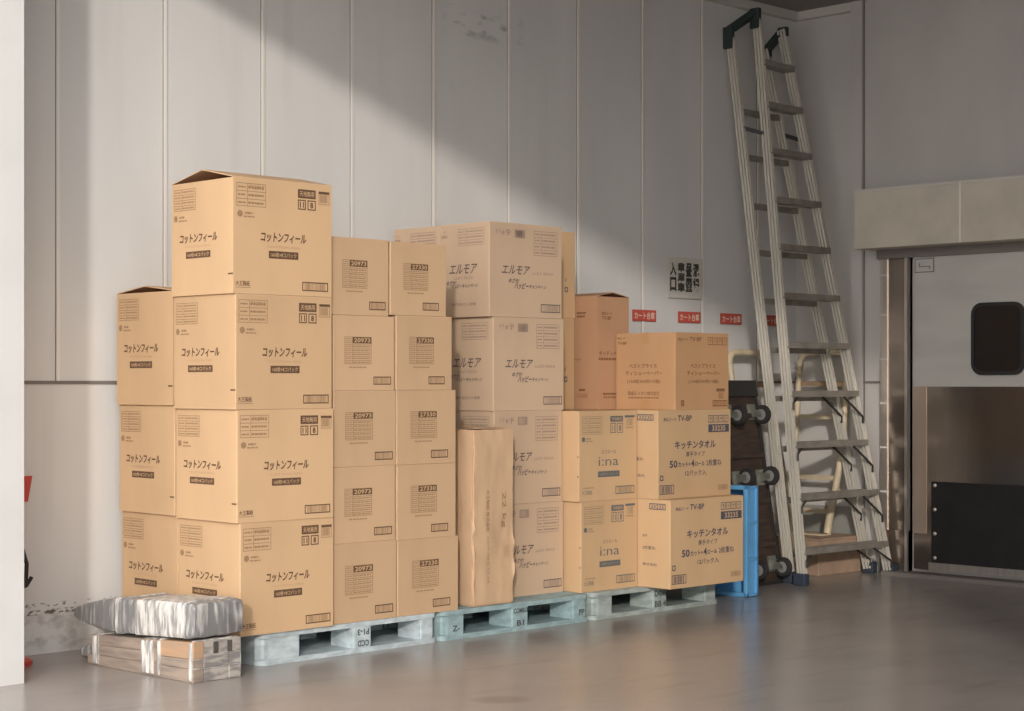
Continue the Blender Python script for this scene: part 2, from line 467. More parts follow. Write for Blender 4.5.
mb = MB()
mb.box((XW, -7.0, 0), (XW + 0.3, YW + 0.2, ZC + 0.3), 'wall_plain')
mb.box((XW - 0.03, -7.0, 0), (XW, 7.14, ZC), 'wall_plain')                       # thicker cladding nearer the door
mb.box((XW - 0.055, 7.045, 0.43), (XW, 7.14, ZC), 'wall_plain'); mb.box((XW - 0.034, 7.035, 0.43), (XW, 7.045, ZC), 'groove')
mb.box((XW - 0.037, 6.90, 1.290), (XW, 7.14, 1.306), 'groove')
mb.box((XW - 0.007, 7.14, 1.290), (XW, YW, 1.306), 'groove')
struct(mb.build('wall_right'))
mb = MB(); mb.box((XW - 0.042, 7.02, 0), (XW - 0.03, 7.14, 0.43), 'kick_grey'); mb.box((XW - 0.016, 7.14, 0), (XW, 7.62, 0.43), 'kick_grey')
mb.box((XW - 0.044, 6.985, 0), (XW - 0.03, 7.02, 0.43), 'trim'); struct(mb.build('baseboard_right'))
mb = MB(); mb.box((3.50, -7.0, ZC), (XW + 0.3, YW + 0.2, ZC + 0.3), 'ceiling'); struct(mb.build('ceiling'))
mb = MB(); mb.box((3.95, YW - 0.05, ZC - 0.06), (XW, YW, ZC), 'trim'); mb.box((XW - 0.05, 7.14, ZC - 0.06), (XW, YW - 0.05, ZC), 'trim'); struct(mb.build('trim_1'))
mb = MB(); mb.box((3.50, 6.95, 0), (3.888, YW + 0.2, ZC), 'pillar'); struct(mb.build('wall_left', None), 'white end pillar of the loading bay opening')
mb = MB(); mb.box((3.50, -7.0, 0), (3.70, 0.45, ZC), 'kick_grey'); struct(mb.build('wall_front_added'))  # unseen jamb wall, added to keep sun and sky off the right side
mb = MB(); mb.box((3.50, -7.2, 0), (XW + 0.3, -7.0, ZC + 0.3), 'groove'); struct(mb.build('wall_far'))

# ---- cold-store door in the right wall
XF = XW - 0.03
door = bpy.data.objects.new('door_1', None); C.objects.link(door); door.location = (XF, 6.0, 0)
struct(door, 'insulated white and stainless swing door with a rounded dark window')
def dpart(name, mb): return mb.build(name, door, (-XF, -6.0, 0))
Y0, Y1 = 6.61, 5.36        # hinge edge, far edge
mb = MB(); mb.box((XF - 0.05, Y1, 0.05), (XF - 0.004, Y0, 2.16), 'door_white'); dpart('door_panel', mb)
mb = MB()
mb.box((XF - 0.056, Y1, 0.05), (XF - 0.05, Y0, 1.27), 'steel')
mb.box((XF - 0.062, Y0 - 0.10, 0.29), (XF - 0.056, Y0, 1.27), 'steel_reflect')
mb.box((XF - 0.064, Y1, 0.05), (XF - 0.056, 6.49, 0.10), 'steel_bright')
dpart('stainless_sheet', mb)
mb = MB(); mb.box((XF - 0.070, 5.45, 0.105), (XF - 0.056, 6.465, 0.640), 'rubber_plate'); kp = dpart('kick_plate', mb)
mb = MB()
for i in range(4):
    mb.lathe([(0.012, 0), (0.012, 0.004), (0.006, 0.007)], (XF - 0.070, 6.438, 0.135 + i * 0.16), (-1, 0, 0), 'steel_bright', 12)
for i in range(4):
    mb.lathe([(0.012, 0), (0.012, 0.004), (0.006, 0.007)], (XF - 0.070, 5.48, 0.135 + i * 0.16), (-1, 0, 0), 'steel_bright', 12)
mb.build('rivets', kp)
def rrect(y0, z0, y1, z1, r, n=6):
    out = []
    for cy, cz, a in ((y1 - r, z1 - r, 0), (y0 + r, z1 - r, 90), (y0 + r, z0 + r, 180), (y1 - r, z0 + r, 270)):
        for i in range(n + 1):
            t = math.radians(a + 90 * i / n); out.append((cy + r * math.cos(t), cz + r * math.sin(t)))
    return out
mb = MB()
o_, i_ = rrect(5.79, 1.345, 6.17, 1.815, 0.075), rrect(5.813, 1.368, 6.147, 1.792, 0.058)
n = len(o_)
vsx = [(x, p[0], p[1]) for x, L in ((XF - 0.05, o_), (XF - 0.068, o_), (XF - 0.068, i_), (XF - 0.05, i_)) for p in L]
mb.add(vsx, [(a * n + i, a * n + (i + 1) % n, (a + 1) * n + (i + 1) % n, (a + 1) * n + i) for a in range(3) for i in range(n)], 'rubber')
wf = dpart('window_frame', mb)
mb = MB(); mb.prism(i_, XF - 0.058, XF - 0.052, 'dark_glass', 'x'); mb.build('window_pane', wf)
mb = MB()
mb.box((XF - 0.052, Y0 - 0.155, 2.03), (XF - 0.0505, Y0 - 0.005, 2.125), 'groove')
mb.box((XF - 0.054, Y0 - 0.147, 2.037), (XF - 0.052, Y0 - 0.013, 2.118), 'door_white')
P = Print(mb); P.face(lambda s, t, e: (XF - 0.054 - e, Y0 - 0.013 - s, 2.037 + t), 0.134, 0.081)
P.rect(0.2, 0.55, 0.85, 0.62, 'groove'); P.rect(0.2, 0.30, 0.27, 0.62, 'groove'); P.rect(0.78, 0.55, 0.85, 0.8, 'groove')
dpart('notice_plate', mb)
mb = MB()
for s, ya, yb in ((1, 6.655, 6.885), (-1, 5.10, 5.345)):
    mb.box((XF - 0.030, ya, 0.30), (XF, yb, 2.19), 'steel')
    mb.box((XF - 0.050, ya, 0.0), (XF, yb, 0.30), 'steel')
    e = yb if s > 0 else ya
    mb.box((XF - 0.040, min(e, e - s * 0.055), 0.30), (XF, max(e, e - s * 0.055), 2.19), 'steel_bright')
    for zz in (0.55, 0.85, 1.15, 1.45, 1.75, 2.02):
        mb.box((XF - 0.043, min(e, e - s * 0.055), zz), (XF - 0.040, max(e, e - s * 0.055), zz + 0.012), 'batten')
    e2 = ya if s > 0 else yb
    mb.box((XF - 0.065, min(e2, e2 + s * 0.022), 0.0), (XF, max(e2, e2 + s * 0.022), 2.19), 'steel_bright')
mb.box((XF - 0.085, 5.10, 2.135), (XF, 6.885, 2.20), 'groove')  # header kept dark, its colour also standing in for shade under the housing
dpart('door_frame', mb)
mb = MB(); mb.box((XF - 0.16, 5.0, 0), (XF, 6.80, 0.028), 'groove'); dpart('sill', mb)
mb = MB()
mb.box((10.06, 4.6, 2.195), (XF, 6.93, 2.585), 'lintel')
mb.box((10.054, 6.11, 2.195), (10.06, 6.125, 2.585), 'batten')
mb.box((10.054, 4.6, 2.575), (XF, 6.935, 2.592), 'trim')
struct(mb.build('trim_2'), 'beige overhead housing above the door')

# ------------------------------------------------------------------ pallets
def make_pallet(name, label, key, prints, long_left=False):
    L, D, Hh = 1.098, 1.02, 0.15
    t = thing(name, label, 'pallet', (0, 0, 0), 0, 'plastic pallets under the cartons')
    def slab(z0, z1, holes):
        mb = MB()
        r = 0.045; pts = []
        for cx, cy, a in ((L / 2 - r, D / 2 - r, 0), (-L / 2 + r, D / 2 - r, 90), (-L / 2 + r, -D / 2 + r, 180), (L / 2 - r, -D / 2 + r, 270)):
            for i in range(6):
                q = math.radians(a + 18 * i); pts.append((cx + r * math.cos(q), cy + r * math.sin(q)))
        mb.prism(pts, z0, z1, key)
        if holes:
            for i in range(22):
                x = -L / 2 + 0.06 + i * (L - 0.12) / 21
                mb.box((x - 0.006, -D / 2 + 0.05, z1), (x + 0.006, D / 2 - 0.05, z1 + 0.0015), key)
        return mb
    slab(0.124, 0.1485, True).build('top_deck', t)
    slab(0.0, 0.024, False).build('bottom_deck', t)
    xs = [(-0.549, -0.319), (-0.005, 0.115), (0.425, 0.549)] if long_left else [(-0.549, -0.385), (-0.055, 0.075), (0.405, 0.549)]
    ys = [(-0.51, -0.33), (-0.09, 0.09), (0.33, 0.51)]
    for ix, (x0, x1) in enumerate(xs):
        for iy, (y0, y1) in enumerate(ys):
            mb = MB(); bm = bmesh.new()
            bmesh.ops.create_cube(bm, size=1)
            for v in bm.verts:
                v.co = Vector(((x0 + x1) / 2 + v.co.x * (x1 - x0), (y0 + y1) / 2 + v.co.y * (y1 - y0), 0.074 + v.co.z * 0.102))
            ed = [e for e in bm.edges if abs(e.verts[0].co.z - e.verts[1].co.z) > 0.05]
            big = [e for e in ed if abs(abs(e.verts[0].co.x) - 0.549) < 1e-4 and abs(abs(e.verts[0].co.y) - 0.51) < 1e-4]
            bmesh.ops.bevel(bm, geom=[e for e in ed if e not in big], offset=0.012, segments=2, affect='EDGES')
            if big: bmesh.ops.bevel(bm, geom=[e for e in big if e.is_valid], offset=0.045, segments=5, affect='EDGES')
            mb.bm(bm, key); mb.build('block', t)
    mb = MB(); P = Print(mb); P.face(lambda s, q, e: (-L / 2 + s, -D / 2 - e, q), L, Hh)
    for a in prints: P.text(*a[:5], 'stencil', 0.03, 0, 1, a[5] if len(a) > 5 else False)
    mb.build('stencil_mark', t)
    return t
YP = 6.60 + 0.51
p = make_pallet('plastic_pallet', 'pale blue plastic pallet at the left, under the tall corner cartons', 'pallet_pale', [('P1-3', 0.520, 0.24, 0.585, 0.44, True), ('CCD', 0.520, 0.60, 0.585, 0.80, True)], True); p.location = (5.436, YP, 0)
p = make_pallet('plastic_pallet', 'teal plastic pallet in the middle, under the paper-wrapped parcel', 'pallet_teal', [('COMBO', 0.463, 0.20, 0.557, 0.38), ('B1', 0.485, 0.62, 0.535, 0.82), ('PP', 0.915, 0.52, 0.955, 0.74), ('Z-', 0.07, 0.52, 0.115, 0.72)]); p.location = (6.548, YP, 0)
p = make_pallet('plastic_pallet', 'grey-green plastic pallet at the right end, nearest the blue crate', 'pallet_grey', [('DOB', 0.468, 0.18, 0.555, 0.42), ('BB 4', 0.468, 0.58, 0.555, 0.82)]); p.location = (7.664, YP, 0)

# ------------------------------------------------------------------ cartons
def carton_mesh(t, W, D, Hh, key, tented=False, rot=False, flap_key=None):
    """body, flaps; tented cartons are hollow with the long flaps pushed up"""
    r = 0.005
    mb = MB()
    if tented:
        top = Hh - 0.004
        T = 0.005
        pts = [(-W / 2, -D / 2), (W / 2, -D / 2), (W / 2, D / 2), (-W / 2, D / 2)]
        ins = [(-W / 2 + T, -D / 2 + T), (W / 2 - T, -D / 2 + T), (W / 2 - T, D / 2 - T), (-W / 2 + T, D / 2 - T)]
        V = [(*q, 0) for q in pts] + [(*q, top) for q in pts] + [(*q, top) for q in ins] + [(*q, 0.01) for q in ins]
        F = [(3, 2, 1, 0)]
        mb.add(V, F + [(i, (i + 1) % 4, 4 + (i + 1) % 4, 4 + i) for i in range(4)] + [(4 + i, 4 + (i + 1) % 4, 8 + (i + 1) % 4, 8 + i) for i in range(4)], key)
        mb.add(V, [(8 + i, 8 + (i + 1) % 4, 12 + (i + 1) % 4, 12 + i) for i in range(4)] + [(12, 13, 14, 15)], 'card_inner')
        mb.build('body', t)
        a, rise = (D, D * 0.10 * tented) if not rot else (W, W * 0.085)
        for s in (-1, 1):
            mb = MB()
            def TT(p):
                k, along, z = p            # k: 0 at hinge .. 1 at ridge
                if not rot: return (along, s * (D / 2) * (1 - k), top + rise * k * 1.0 + z)
                return (s * (W / 2) * (1 - k), along, top + rise * k + z)
            e = (W if not rot else D) / 2 - 0.001
            mb.box((0.0, -e, 0.0), (0.97, e, 0.004), key, TT); mb.build('long_flap', t)
        for s in (-1, 1):
            mb = MB()
            if not rot: mb.box((min(s * W / 2, s * (W / 2 - 0.2)) + (0.004 if s < 0 else 0), -D / 2 + 0.006, top - 0.02), (max(s * W / 2, s * (W / 2 - 0.2)) - (0.004 if s > 0 else 0), D / 2 - 0.006, top - 0.016), 'card_inner')
            else: mb.box((-W / 2 + 0.006, min(s * D / 2, s * (D / 2 - 0.15)) + (0.004 if s < 0 else 0), top - 0.02), (W / 2 - 0.006, max(s * D / 2, s * (D / 2 - 0.15)) - (0.004 if s > 0 else 0), top - 0.016), 'card_inner')
            mb.build('short_flap', t)
    else:
        bm = bmesh.new(); bmesh.ops.create_cube(bm, size=1)
        for v in bm.verts: v.co = Vector((v.co.x * W, v.co.y * D, (v.co.z + 0.5) * (Hh - 0.005)))
        bmesh.ops.bevel(bm, geom=[e for e in bm.edges if abs(e.verts[0].co.z - e.verts[1].co.z) > 0.1], offset=r, segments=3, profile=0.5, affect='EDGES')
        mb.bm(bm, key); mb.build('body', t)
        for s in (-1, 1):
            mb = MB()
            y0, y1 = sorted((s * 0.002, s * (D / 2 - 0.002)))
            mb.box((-W / 2 + 0.002, y0, Hh - 0.005), (W / 2 - 0.002, y1, Hh), key); mb.build('top_flap', t)
        mb = MB(); mb.box((-W / 2 + 0.01, -0.025, Hh), (W / 2 - 0.01, 0.025, Hh + 0.0004), 'tape')
        mb.box((-W / 2 - 0.0006, -0.025, Hh - 0.06), (-W / 2 + 0.012, 0.025, Hh + 0.0004), 'tape') if flap_key else None
        mb.build('packing_tape', t)

def faces(W, D):
    fr = lambda s, t, e: (-W / 2 + s, -D / 2 - e, t)
    lf = lambda s, t, e: (-W / 2 - e, D / 2 - s, t)
    return fr, lf

def carton(kind, name, tented=False):
    """one carton of a kind at its nominal size, base centred at the origin"""
    W, D, Hh, key = SIZES[kind]
    t = thing('carton', '', 'carton', (0, 0, 0))
    carton_mesh(t, W, D, Hh, key, tented, kind == 'tall', kind == 'tissue')
    fr, lf = faces(W, D)
    mb = MB(); P = Print(mb)
    if kind == 'katakana':
        k, s, kn = 'ink_brown', 'ink_soft', 'ink_knock'
        P.face(fr, W, Hh)
        P.table(0.03, 0.05, 0.32, 0.25, s, 3, 0.36)
        P.text('712713', 0.15, 0.065, 0.30, 0.10, s, 0.01)
        P.disc(0.065, 0.315, 0.015, s); P.line(0.11, 0.19, 0.298, 0.018, s, 2); P.line(0.10, 0.21, 0.332, 0.012, s, 3)
        P.text('コットンフィール', 0.27, 0.46, 0.73, 0.545, k, 0.028, 0.12)
        P.text('COTTON FEEL', 0.33, 0.575, 0.68, 0.592, 'ink_pale', 0.0)
        P.rect(0.35, 0.62, 0.65, 0.685, k); P.text('160枚×8コパック', 0.37, 0.632, 0.63, 0.673, kn, 0.008)
        P.text('大王製紙', 0.02, 0.89, 0.16, 0.935, k, 0.006); P.rect(0.02, 0.945, 0.17, 0.95, s)
        P.barcode(0.69, 0.875, 0.96, 0.955, k, s, 18)
        P.rect(0.645, 0.06, 0.83, 0.138, k); P.text('天地無用', 0.662, 0.074, 0.813, 0.124, kn, 0.008)
        P.frame(0.645, 0.152, 0.727, 0.24, k, 0.005); P.text('11', 0.665, 0.17, 0.707, 0.222, k, 0.03)
        P.frame(0.745, 0.152, 0.83, 0.24, k, 0.005); P.text('8', 0.772, 0.17, 0.803, 0.222, k, 0.03)
        P.rect(0.86, 0.065, 0.975, 0.085, k); P.bars(0.875, 0.095, 0.955, 0.165, s, 8); P.frame(0.862, 0.085, 0.973, 0.182, s, 0.003)
        P.face(lf, D, Hh)
        P.table(0.04, 0.06, 0.40, 0.25, s, 4, 0.36)
        P.disc(0.07, 0.315, 0.015, s); P.line(0.13, 0.22, 0.298, 0.018, s, 2); P.line(0.12, 0.26, 0.332, 0.012, s, 3)
        P.text('コットンフィール', 0.14, 0.46, 0.75, 0.54, k, 0.028, 0.12)
        P.text('COTTON FEEL', 0.24, 0.565, 0.66, 0.58, 'ink_pale', 0.0)
        P.rect(0.24, 0.615, 0.64, 0.675, k); P.text('160枚×8コパック', 0.265, 0.627, 0.615, 0.663, kn, 0.008)
        P.rect(0.92, 0.825, 0.998, 0.838, k)
    elif kind in ('number_a', 'number_b'):
        num, x, xb = ('20973', 0.18, 0.65) if kind == 'number_a' else ('27330', 0.23, 0.57)
        k, s = 'ink_brown', 'ink_soft'
        P.face(fr, W, Hh)
        P.table(x, 0.285, x + 0.435, 0.65, s, 7, 0.28)
        P.rect(x + 0.13, 0.29, x + 0.435, 0.372, k, 1); P.text(num, x + 0.15, 0.302, x + 0.415, 0.36, 'ink_knock', 0.02, 0, 2)
        P.line(x + 0.07, x + 0.36, 0.685, 0.016, s, 6)
        P.barcode(xb, 0.815, xb + 0.29, 0.925, k, s, 14)
    elif kind == 'pale':
        k, s = 'ink_violet', 'ink_violet_soft'
        def body(x0, sc, tx, ty0, ty1):
            P.text('エルモア', x0, 0.445, x0 + 0.37 * sc, 0.545, k, 0.012, 0.28)
        P.face(fr, W, Hh)
        P.text('↑↑', 0.08, 0.075, 0.15, 0.13, s, 0.01); P.text('☂', 0.22, 0.07, 0.28, 0.135, k, 0.01); P.line(0.17, 0.20, 0.09, 0.04, s, 1)
        P.rect(0.34, 0.065, 0.48, 0.155, s); P.bars(0.36, 0.08, 0.46, 0.14, 'card_pale', 6)
        P.table(0.60, 0.065, 0.93, 0.33, s, 4, 0.3)
        P.text('エルモア', 0.17, 0.45, 0.54, 0.545, k, 0.012, 0.28)
        P.text('ふんわり やわらか', 0.57, 0.505, 0.87, 0.542, s, 0.015)
        P.text('めざせ!', 0.26, 0.585, 0.40, 0.635, k, 0.02, 0.3)
        P.text('ハッピー', 0.34, 0.63, 0.53, 0.70, k, 0.03, 0.3); P.text('キャンペーン', 0.54, 0.645, 0.77, 0.69, k, 0.02, 0.2)
        P.barcode(0.70, 0.85, 0.97, 0.94, k, s, 16)
        P.face(lf, D, Hh)
        P.line(0.03, 0.15, 0.115, 0.03, s, 2); P.text('☂', 0.06, 0.065, 0.13, 0.10, s, 0.01)
        P.table(0.37, 0.06, 0.90, 0.24, s, 3, 0.3)
        P.text('エルモア', 0.20, 0.435, 0.75, 0.54, k, 0.012, 0.28)
        P.text('ふんわり やわらか', 0.27, 0.565, 0.68, 0.60, s, 0.015)
        P.text('めざせ!', 0.14, 0.605, 0.33, 0.655, k, 0.02, 0.3)
        P.text('ハッピーキャンペーン', 0.24, 0.645, 0.78, 0.69, k, 0.02, 0.2)
        P.text('株式会社カミ商事', 0.24, 0.845, 0.74, 0.88, s, 0.02)
    elif kind == 'blue':
        k, s = 'ink_slate', 'ink_slate_soft'
        P.face(fr, W, Hh)
        P.table(0.05, 0.06, 0.39, 0.26, s, 4, 0.34)
        P.disc(0.075, 0.315, 0.014, k); P.line(0.12, 0.20, 0.30, 0.018, s, 2); P.line(0.11, 0.23, 0.33, 0.012, s, 3)
        P.rect(0.53, 0.06, 0.75, 0.125, k); P.text('天地無用', 0.555, 0.073, 0.725, 0.113, 'ink_knock', 0.008)
        P.frame(0.53, 0.14, 0.63, 0.25, k, 0.004); P.text('11', 0.555, 0.16, 0.605, 0.23, k, 0.02)
        P.frame(0.65, 0.14, 0.75, 0.25, k, 0.004); P.text('8', 0.68, 0.16, 0.72, 0.23, k, 0.02)
        P.rect(0.78, 0.055, 0.955, 0.08, k); P.bars(0.81, 0.09, 0.92, 0.17, s, 7); P.line(0.80, 0.93, 0.185, 0.015, s, 4)
        P.text('エリエール', 0.38, 0.44, 0.63, 0.48, k, 0.005)
        P.text('i:na', 0.33, 0.515, 0.67, 0.615, k, -0.005)
        P.rect(0.32, 0.675, 0.69, 0.74, k); P.text('160枚×5コパック', 0.35, 0.69, 0.66, 0.725, 'ink_slate_soft', 0.02)
        P.line(0.07, 0.25, 0.848, 0.012, s, 4); P.text('大王製紙', 0.05, 0.88, 0.22, 0.93, k, 0.0)
        P.barcode(0.62, 0.85, 0.95, 0.94, k, s, 16)
        P.face(lf, D, Hh); P.rect(0.97, 0.5, 0.998, 0.512, k); P.rect(0.97, 0.72, 0.998, 0.732, k)
    elif kind == 'towel':
        k, s = 'ink_navy', 'ink_soft'
        P.face(fr, W, Hh)
        P.text('商品コード', 0.07, 0.085, 0.24, 0.125, k, 0.01); P.text('TV-BP', 0.26, 0.06, 0.45, 0.125, k, 0.018)
        for i, g in enumerate('↑☂↑☂'):
            P.frame(0.68 + i * 0.072, 0.065, 0.745 + i * 0.072, 0.15, k, 0.004)
            P.text(g, 0.695 + i * 0.072, 0.082, 0.732 + i * 0.072, 0.135, k, 0.01)
        P.rect(0.68, 0.17, 0.97, 0.262, k); P.text('33235', 0.73, 0.185, 0.92, 0.247, 'ink_knock', 0.02)
        P.text('キッチンタオル', 0.22, 0.35, 0.78, 0.445, k, 0.025)
        P.text('厚手タイプ', 0.37, 0.475, 0.63, 0.535, k, 0.008)
        P.text('50', 0.15, 0.57, 0.255, 0.655, k, 0.03); P.text('カット×', 0.265, 0.59, 0.43, 0.65, k, 0.025)
        P.text('4', 0.44, 0.57, 0.485, 0.652, k, 0.03); P.text('ロール', 0.495, 0.595, 0.625, 0.645, k, 0.025)
        P.text('2枚重ね', 0.65, 0.575, 0.86, 0.65, k, 0.008)
        P.text('12パック入', 0.36, 0.69, 0.65, 0.755, k, 0.015)
        P.frame(0.025, 0.735, 0.068, 0.795, k, 0.006)
        P.barcode(0.02, 0.845, 0.21, 0.95, 'ink_violet', 'ink_violet', 12)
        P.bars(0.82, 0.875, 0.96, 0.935, s, 16)
        P.face(lf, D, Hh)
        P.frame(0.745, 0.045, 0.945, 0.115, k, 0.005); P.text('33235', 0.765, 0.06, 0.925, 0.10, k, 0.012)
        P.text('2枚重ね', 0.66, 0.53, 0.82, 0.57, k, 0.0); P.text('厚手', 0.66, 0.40, 0.72, 0.43, k, 0.0); P.text('株式会社', 0.66, 0.72, 0.84, 0.755, k, 0.0)
    elif kind == 'tissue':
        k, s = 'ink_rust', 'ink_rust_soft'
        for fn, ww, dx in ((fr, W, 0.04), (lf, D, 0.0)):
            P.face(fn, ww, Hh)
            P.text('ベストプライス', 0.23 + dx, 0.40, 0.70 + dx, 0.46, k, 0.02)
            P.text('ティシューペーパー', 0.17 + dx, 0.495, 0.79 + dx, 0.555, k, 0.02)
            P.text('(150組300枚×5箱)', 0.20 + dx, 0.605, 0.76 + dx, 0.665, k, 0.004)
        P.text('商品コード', 0.03, 0.05, 0.17, 0.08, k, 0.02); P.text('TV-BP', 0.03, 0.11, 0.19, 0.15, k, 0.02)
        P.text('製造元 イオン株式会社', 0.21, 0.76, 0.74, 0.815, k, 0.006); P.line(0.22, 0.74, 0.835, 0.022, s, 9)
        P.rect(0.44, 0.03, 0.57, 0.12, 'tape'); P.rect(0.42, 0.88, 0.59, 1.0, 'tape')
        P.face(fr, W, Hh)
        P.text('商品コード', 0.05, 0.07, 0.22, 0.11, k, 0.015); P.text('TV-BP', 0.26, 0.055, 0.48, 0.11, k, 0.02)
        for i, g in enumerate('↑☂↑☂'):
            P.frame(0.60 + i * 0.092, 0.055, 0.685 + i * 0.092, 0.155, k, 0.004); P.text(g, 0.62 + i * 0.092, 0.075, 0.667 + i * 0.092, 0.135, k, 0.01)
        P.rect(0.76, 0.725, 0.92, 0.765, k); P.bars(0.80, 0.775, 0.91, 0.86, s, 8)
        P.frame(0.10, 0.875, 0.16, 0.95, k, 0.006); P.text('8', 0.115, 0.89, 0.145, 0.935, k, 0.03)
        P.barcode(0.69, 0.88, 0.97, 0.96, k, s, 18)
    elif kind == 'tall':
        k, s = 'ink_rust', 'ink_rust_soft'
        P.face(fr, W, Hh)
        P.text('商品コード', 0.14, 0.14, 0.46, 0.168, k, 0.02); P.text('TV-BP', 0.14, 0.18, 0.44, 0.212, k, 0.03)
        P.text('キッチンペーパー', 0.06, 0.485, 0.94, 0.53, k, 0.02); P.line(0.05, 0.95, 0.545, 0.022, k, 10)
        P.line(0.18, 0.82, 0.855, 0.018, k, 8); P.line(0.2, 0.82, 0.885, 0.018, s, 8)
        P.face(lf, D, Hh)
        P.line(0.62, 0.80, 0.14, 0.018, k, 4); P.line(0.62, 0.78, 0.17, 0.018, k, 3); P.text('ペーパー', 0.55, 0.545, 0.70, 0.575, k, 0.02)
        P.rect(0.66, 0.82, 0.78, 0.84, k); P.bars(0.62, 0.86, 0.83, 0.90, s, 10)
    elif kind == 'plain':
        P.face(fr, W, Hh)
        P.text('J', 0.80, 0.54, 0.825, 0.58, 'ink_slate', 0.02); P.frame(0.80, 0.64, 0.86, 0.70, 'ink_slate', 0.007); P.line(0.3, 0.7, 0.45, 0.05, 'ink_slate_soft', 5)
    mb.build('printing', t)
    return t

SIZES = {'katakana': (0.553, 0.488, 0.513, 'card_tan'), 'number_a': (0.388, 0.40, 0.364, 'card_small'), 'number_b': (0.388, 0.40, 0.364, 'card_small'),
         'pale': (0.553, 0.383, 0.498, 'card_pale'), 'blue': (0.478, 0.45, 0.495, 'card_gold'), 'towel': (0.648, 0.60, 0.493, 'card_gold'),
         'tissue': (0.482, 0.45, 0.437, 'card_orange'), 'tall': (0.275, 0.42, 0.635, 'card_red'), 'plain': (0.44, 0.42, 0.50, 'card_gold')}
protos = {}
def put(kind, x0, x1, y0, z0, z1, label, group=None, rz=0.0, tented=False, d=None):
    W, D, Hh, _ = SIZES[kind]
    d = d or D
    if (kind, tented) in protos:
        t = copy_tree(protos[(kind, tented)], label, group)
    else:
        t = carton(kind, 'carton', tented); protos[(kind, tented)] = t
        t['label'] = label
        if group: t['group'] = group
    t.location = ((x0 + x1) / 2, y0 + d / 2, z0)
    t.scale = ((x1 - x0) / W, d / D, (z1 - z0 - 0.001) / Hh)
    t.rotation_euler = (0, 0, math.radians(rz))
    return t

gA = 'tan katakana cartons stacked at the left corner'
Z = [0.15, 0.663, 1.176, 1.70, 2.228]
put('katakana', 4.755, 5.297, 6.58, Z[0], Z[1], 'tan katakana carton at the bottom front corner, right behind the grey wrapped bundle', gA, 0.3)
put('katakana', 4.742, 5.297, 6.58, Z[1], Z[2], 'tan katakana carton, second from the bottom in the front corner stack', gA, -0.3)
put('katakana', 4.731, 5.287, 6.58, Z[2], Z[3], 'tan katakana carton directly under the raised-flap carton on the front corner stack', gA, 0.2)
put('katakana', 4.720, 5.284, 6.58, Z[3], Z[4], 'large tan carton with raised flaps on top of the tallest stack', gA, 0.0, True)
Z = [0.15, 0.67, 1.19, 1.735]
put('katakana', 4.762, 5.31, 7.085, Z[0], Z[1], 'tan katakana carton at the bottom of the leftmost stack, next to the white wall', gA, 0.2, d=0.48)
put('katakana', 4.748, 5.30, 7.085, Z[1], Z[2], 'tan katakana carton in the middle of the three-high leftmost stack', gA, -0.2, d=0.48)
put('katakana', 4.735, 5.29, 7.085, Z[2], Z[3], 'tan carton with a lifted flap on top of the three-high leftmost stack', gA, 0.2, 0.55, d=0.48)

gB = 'small tan number-marked cartons in two columns'
ZL = [0.15, 0.531, 0.895, 1.26, 1.62, 1.991]
XL = [(5.309, 5.706), (5.309, 5.698), (5.310, 5.703), (5.309, 5.692), (5.300, 5.655)]
NL = ['bottom', 'second from the bottom', 'middle', 'second from the top', 'top']
for i in range(5):
    put('number_a', XL[i][0], XL[i][1], 6.60, ZL[i], ZL[i + 1], '%s small tan carton in the five-high column touching the big katakana cartons' % NL[i], gB, (0.2, -0.2, 0.3, 0, 0.1)[i])
ZR = [0.15, 0.525, 0.894, 1.261, 1.628, 1.987]
XR = [(5.712, 6.118), (5.706, 6.101), (5.707, 6.101), (5.702, 6.074), (5.665, 6.035)]
for i in range(5):
    put('number_b', XR[i][0], XR[i][1], 6.60, ZR[i], ZR[i + 1], '%s small tan carton in the five-high column beside the paper-wrapped parcel' % NL[i], gB, (0, 0.2, -0.2, 0.1, 0)[i])

gD = 'pale beige cartons stacked four high'
ZD = [0.15, 0.648, 1.147, 1.647, 2.15]
XD = [(6.546, 7.060), (6.532, 7.050), (6.524, 7.066), (6.498, 7.050)]
ND = ['bottom pale beige carton behind the paper-wrapped parcel, just above the teal pallet', 'pale beige carton behind the top of the paper-wrapped parcel',
      'pale beige carton second from the top of the stack behind the parcel', 'pale beige carton on top of the front pale stack']
for i in range(4):
    put('pale', XD[i][0], XD[i][1], 6.77, ZD[i], ZD[i + 1], ND[i], gD, (0.0, 0.0, 0.3, -0.2)[i])
NR = ['pale beige carton at the bottom of the rear pale stack', 'pale beige carton second from the bottom of the rear pale stack', 'pale beige carton second from the top of the rear pale stack',
      'pale beige carton at the back, its left end showing above the small number-marked cartons']
for i in range(4):
    put('pale', 6.505, 7.045, 7.165, ZD[i], ZD[i + 1], NR[i], gD)

gE = 'narrow tan cartons behind the pale stack'
ZE = [0.15, 0.647, 1.142, 1.67, 2.17]
NE = ['tan carton at the bottom of the stack behind the blue-printed cartons', 'tan carton second from the bottom behind the blue-printed cartons',
      'lower narrow tan carton squeezed between the pale stack and the reddish tall carton', 'tan carton peeking out behind the right edge of the topmost pale carton']
for i in range(4):
    put('plain', 7.075, 7.515 + (0.006 if i == 3 else 0), 7.115, ZE[i], ZE[i + 1], NE[i], gE)

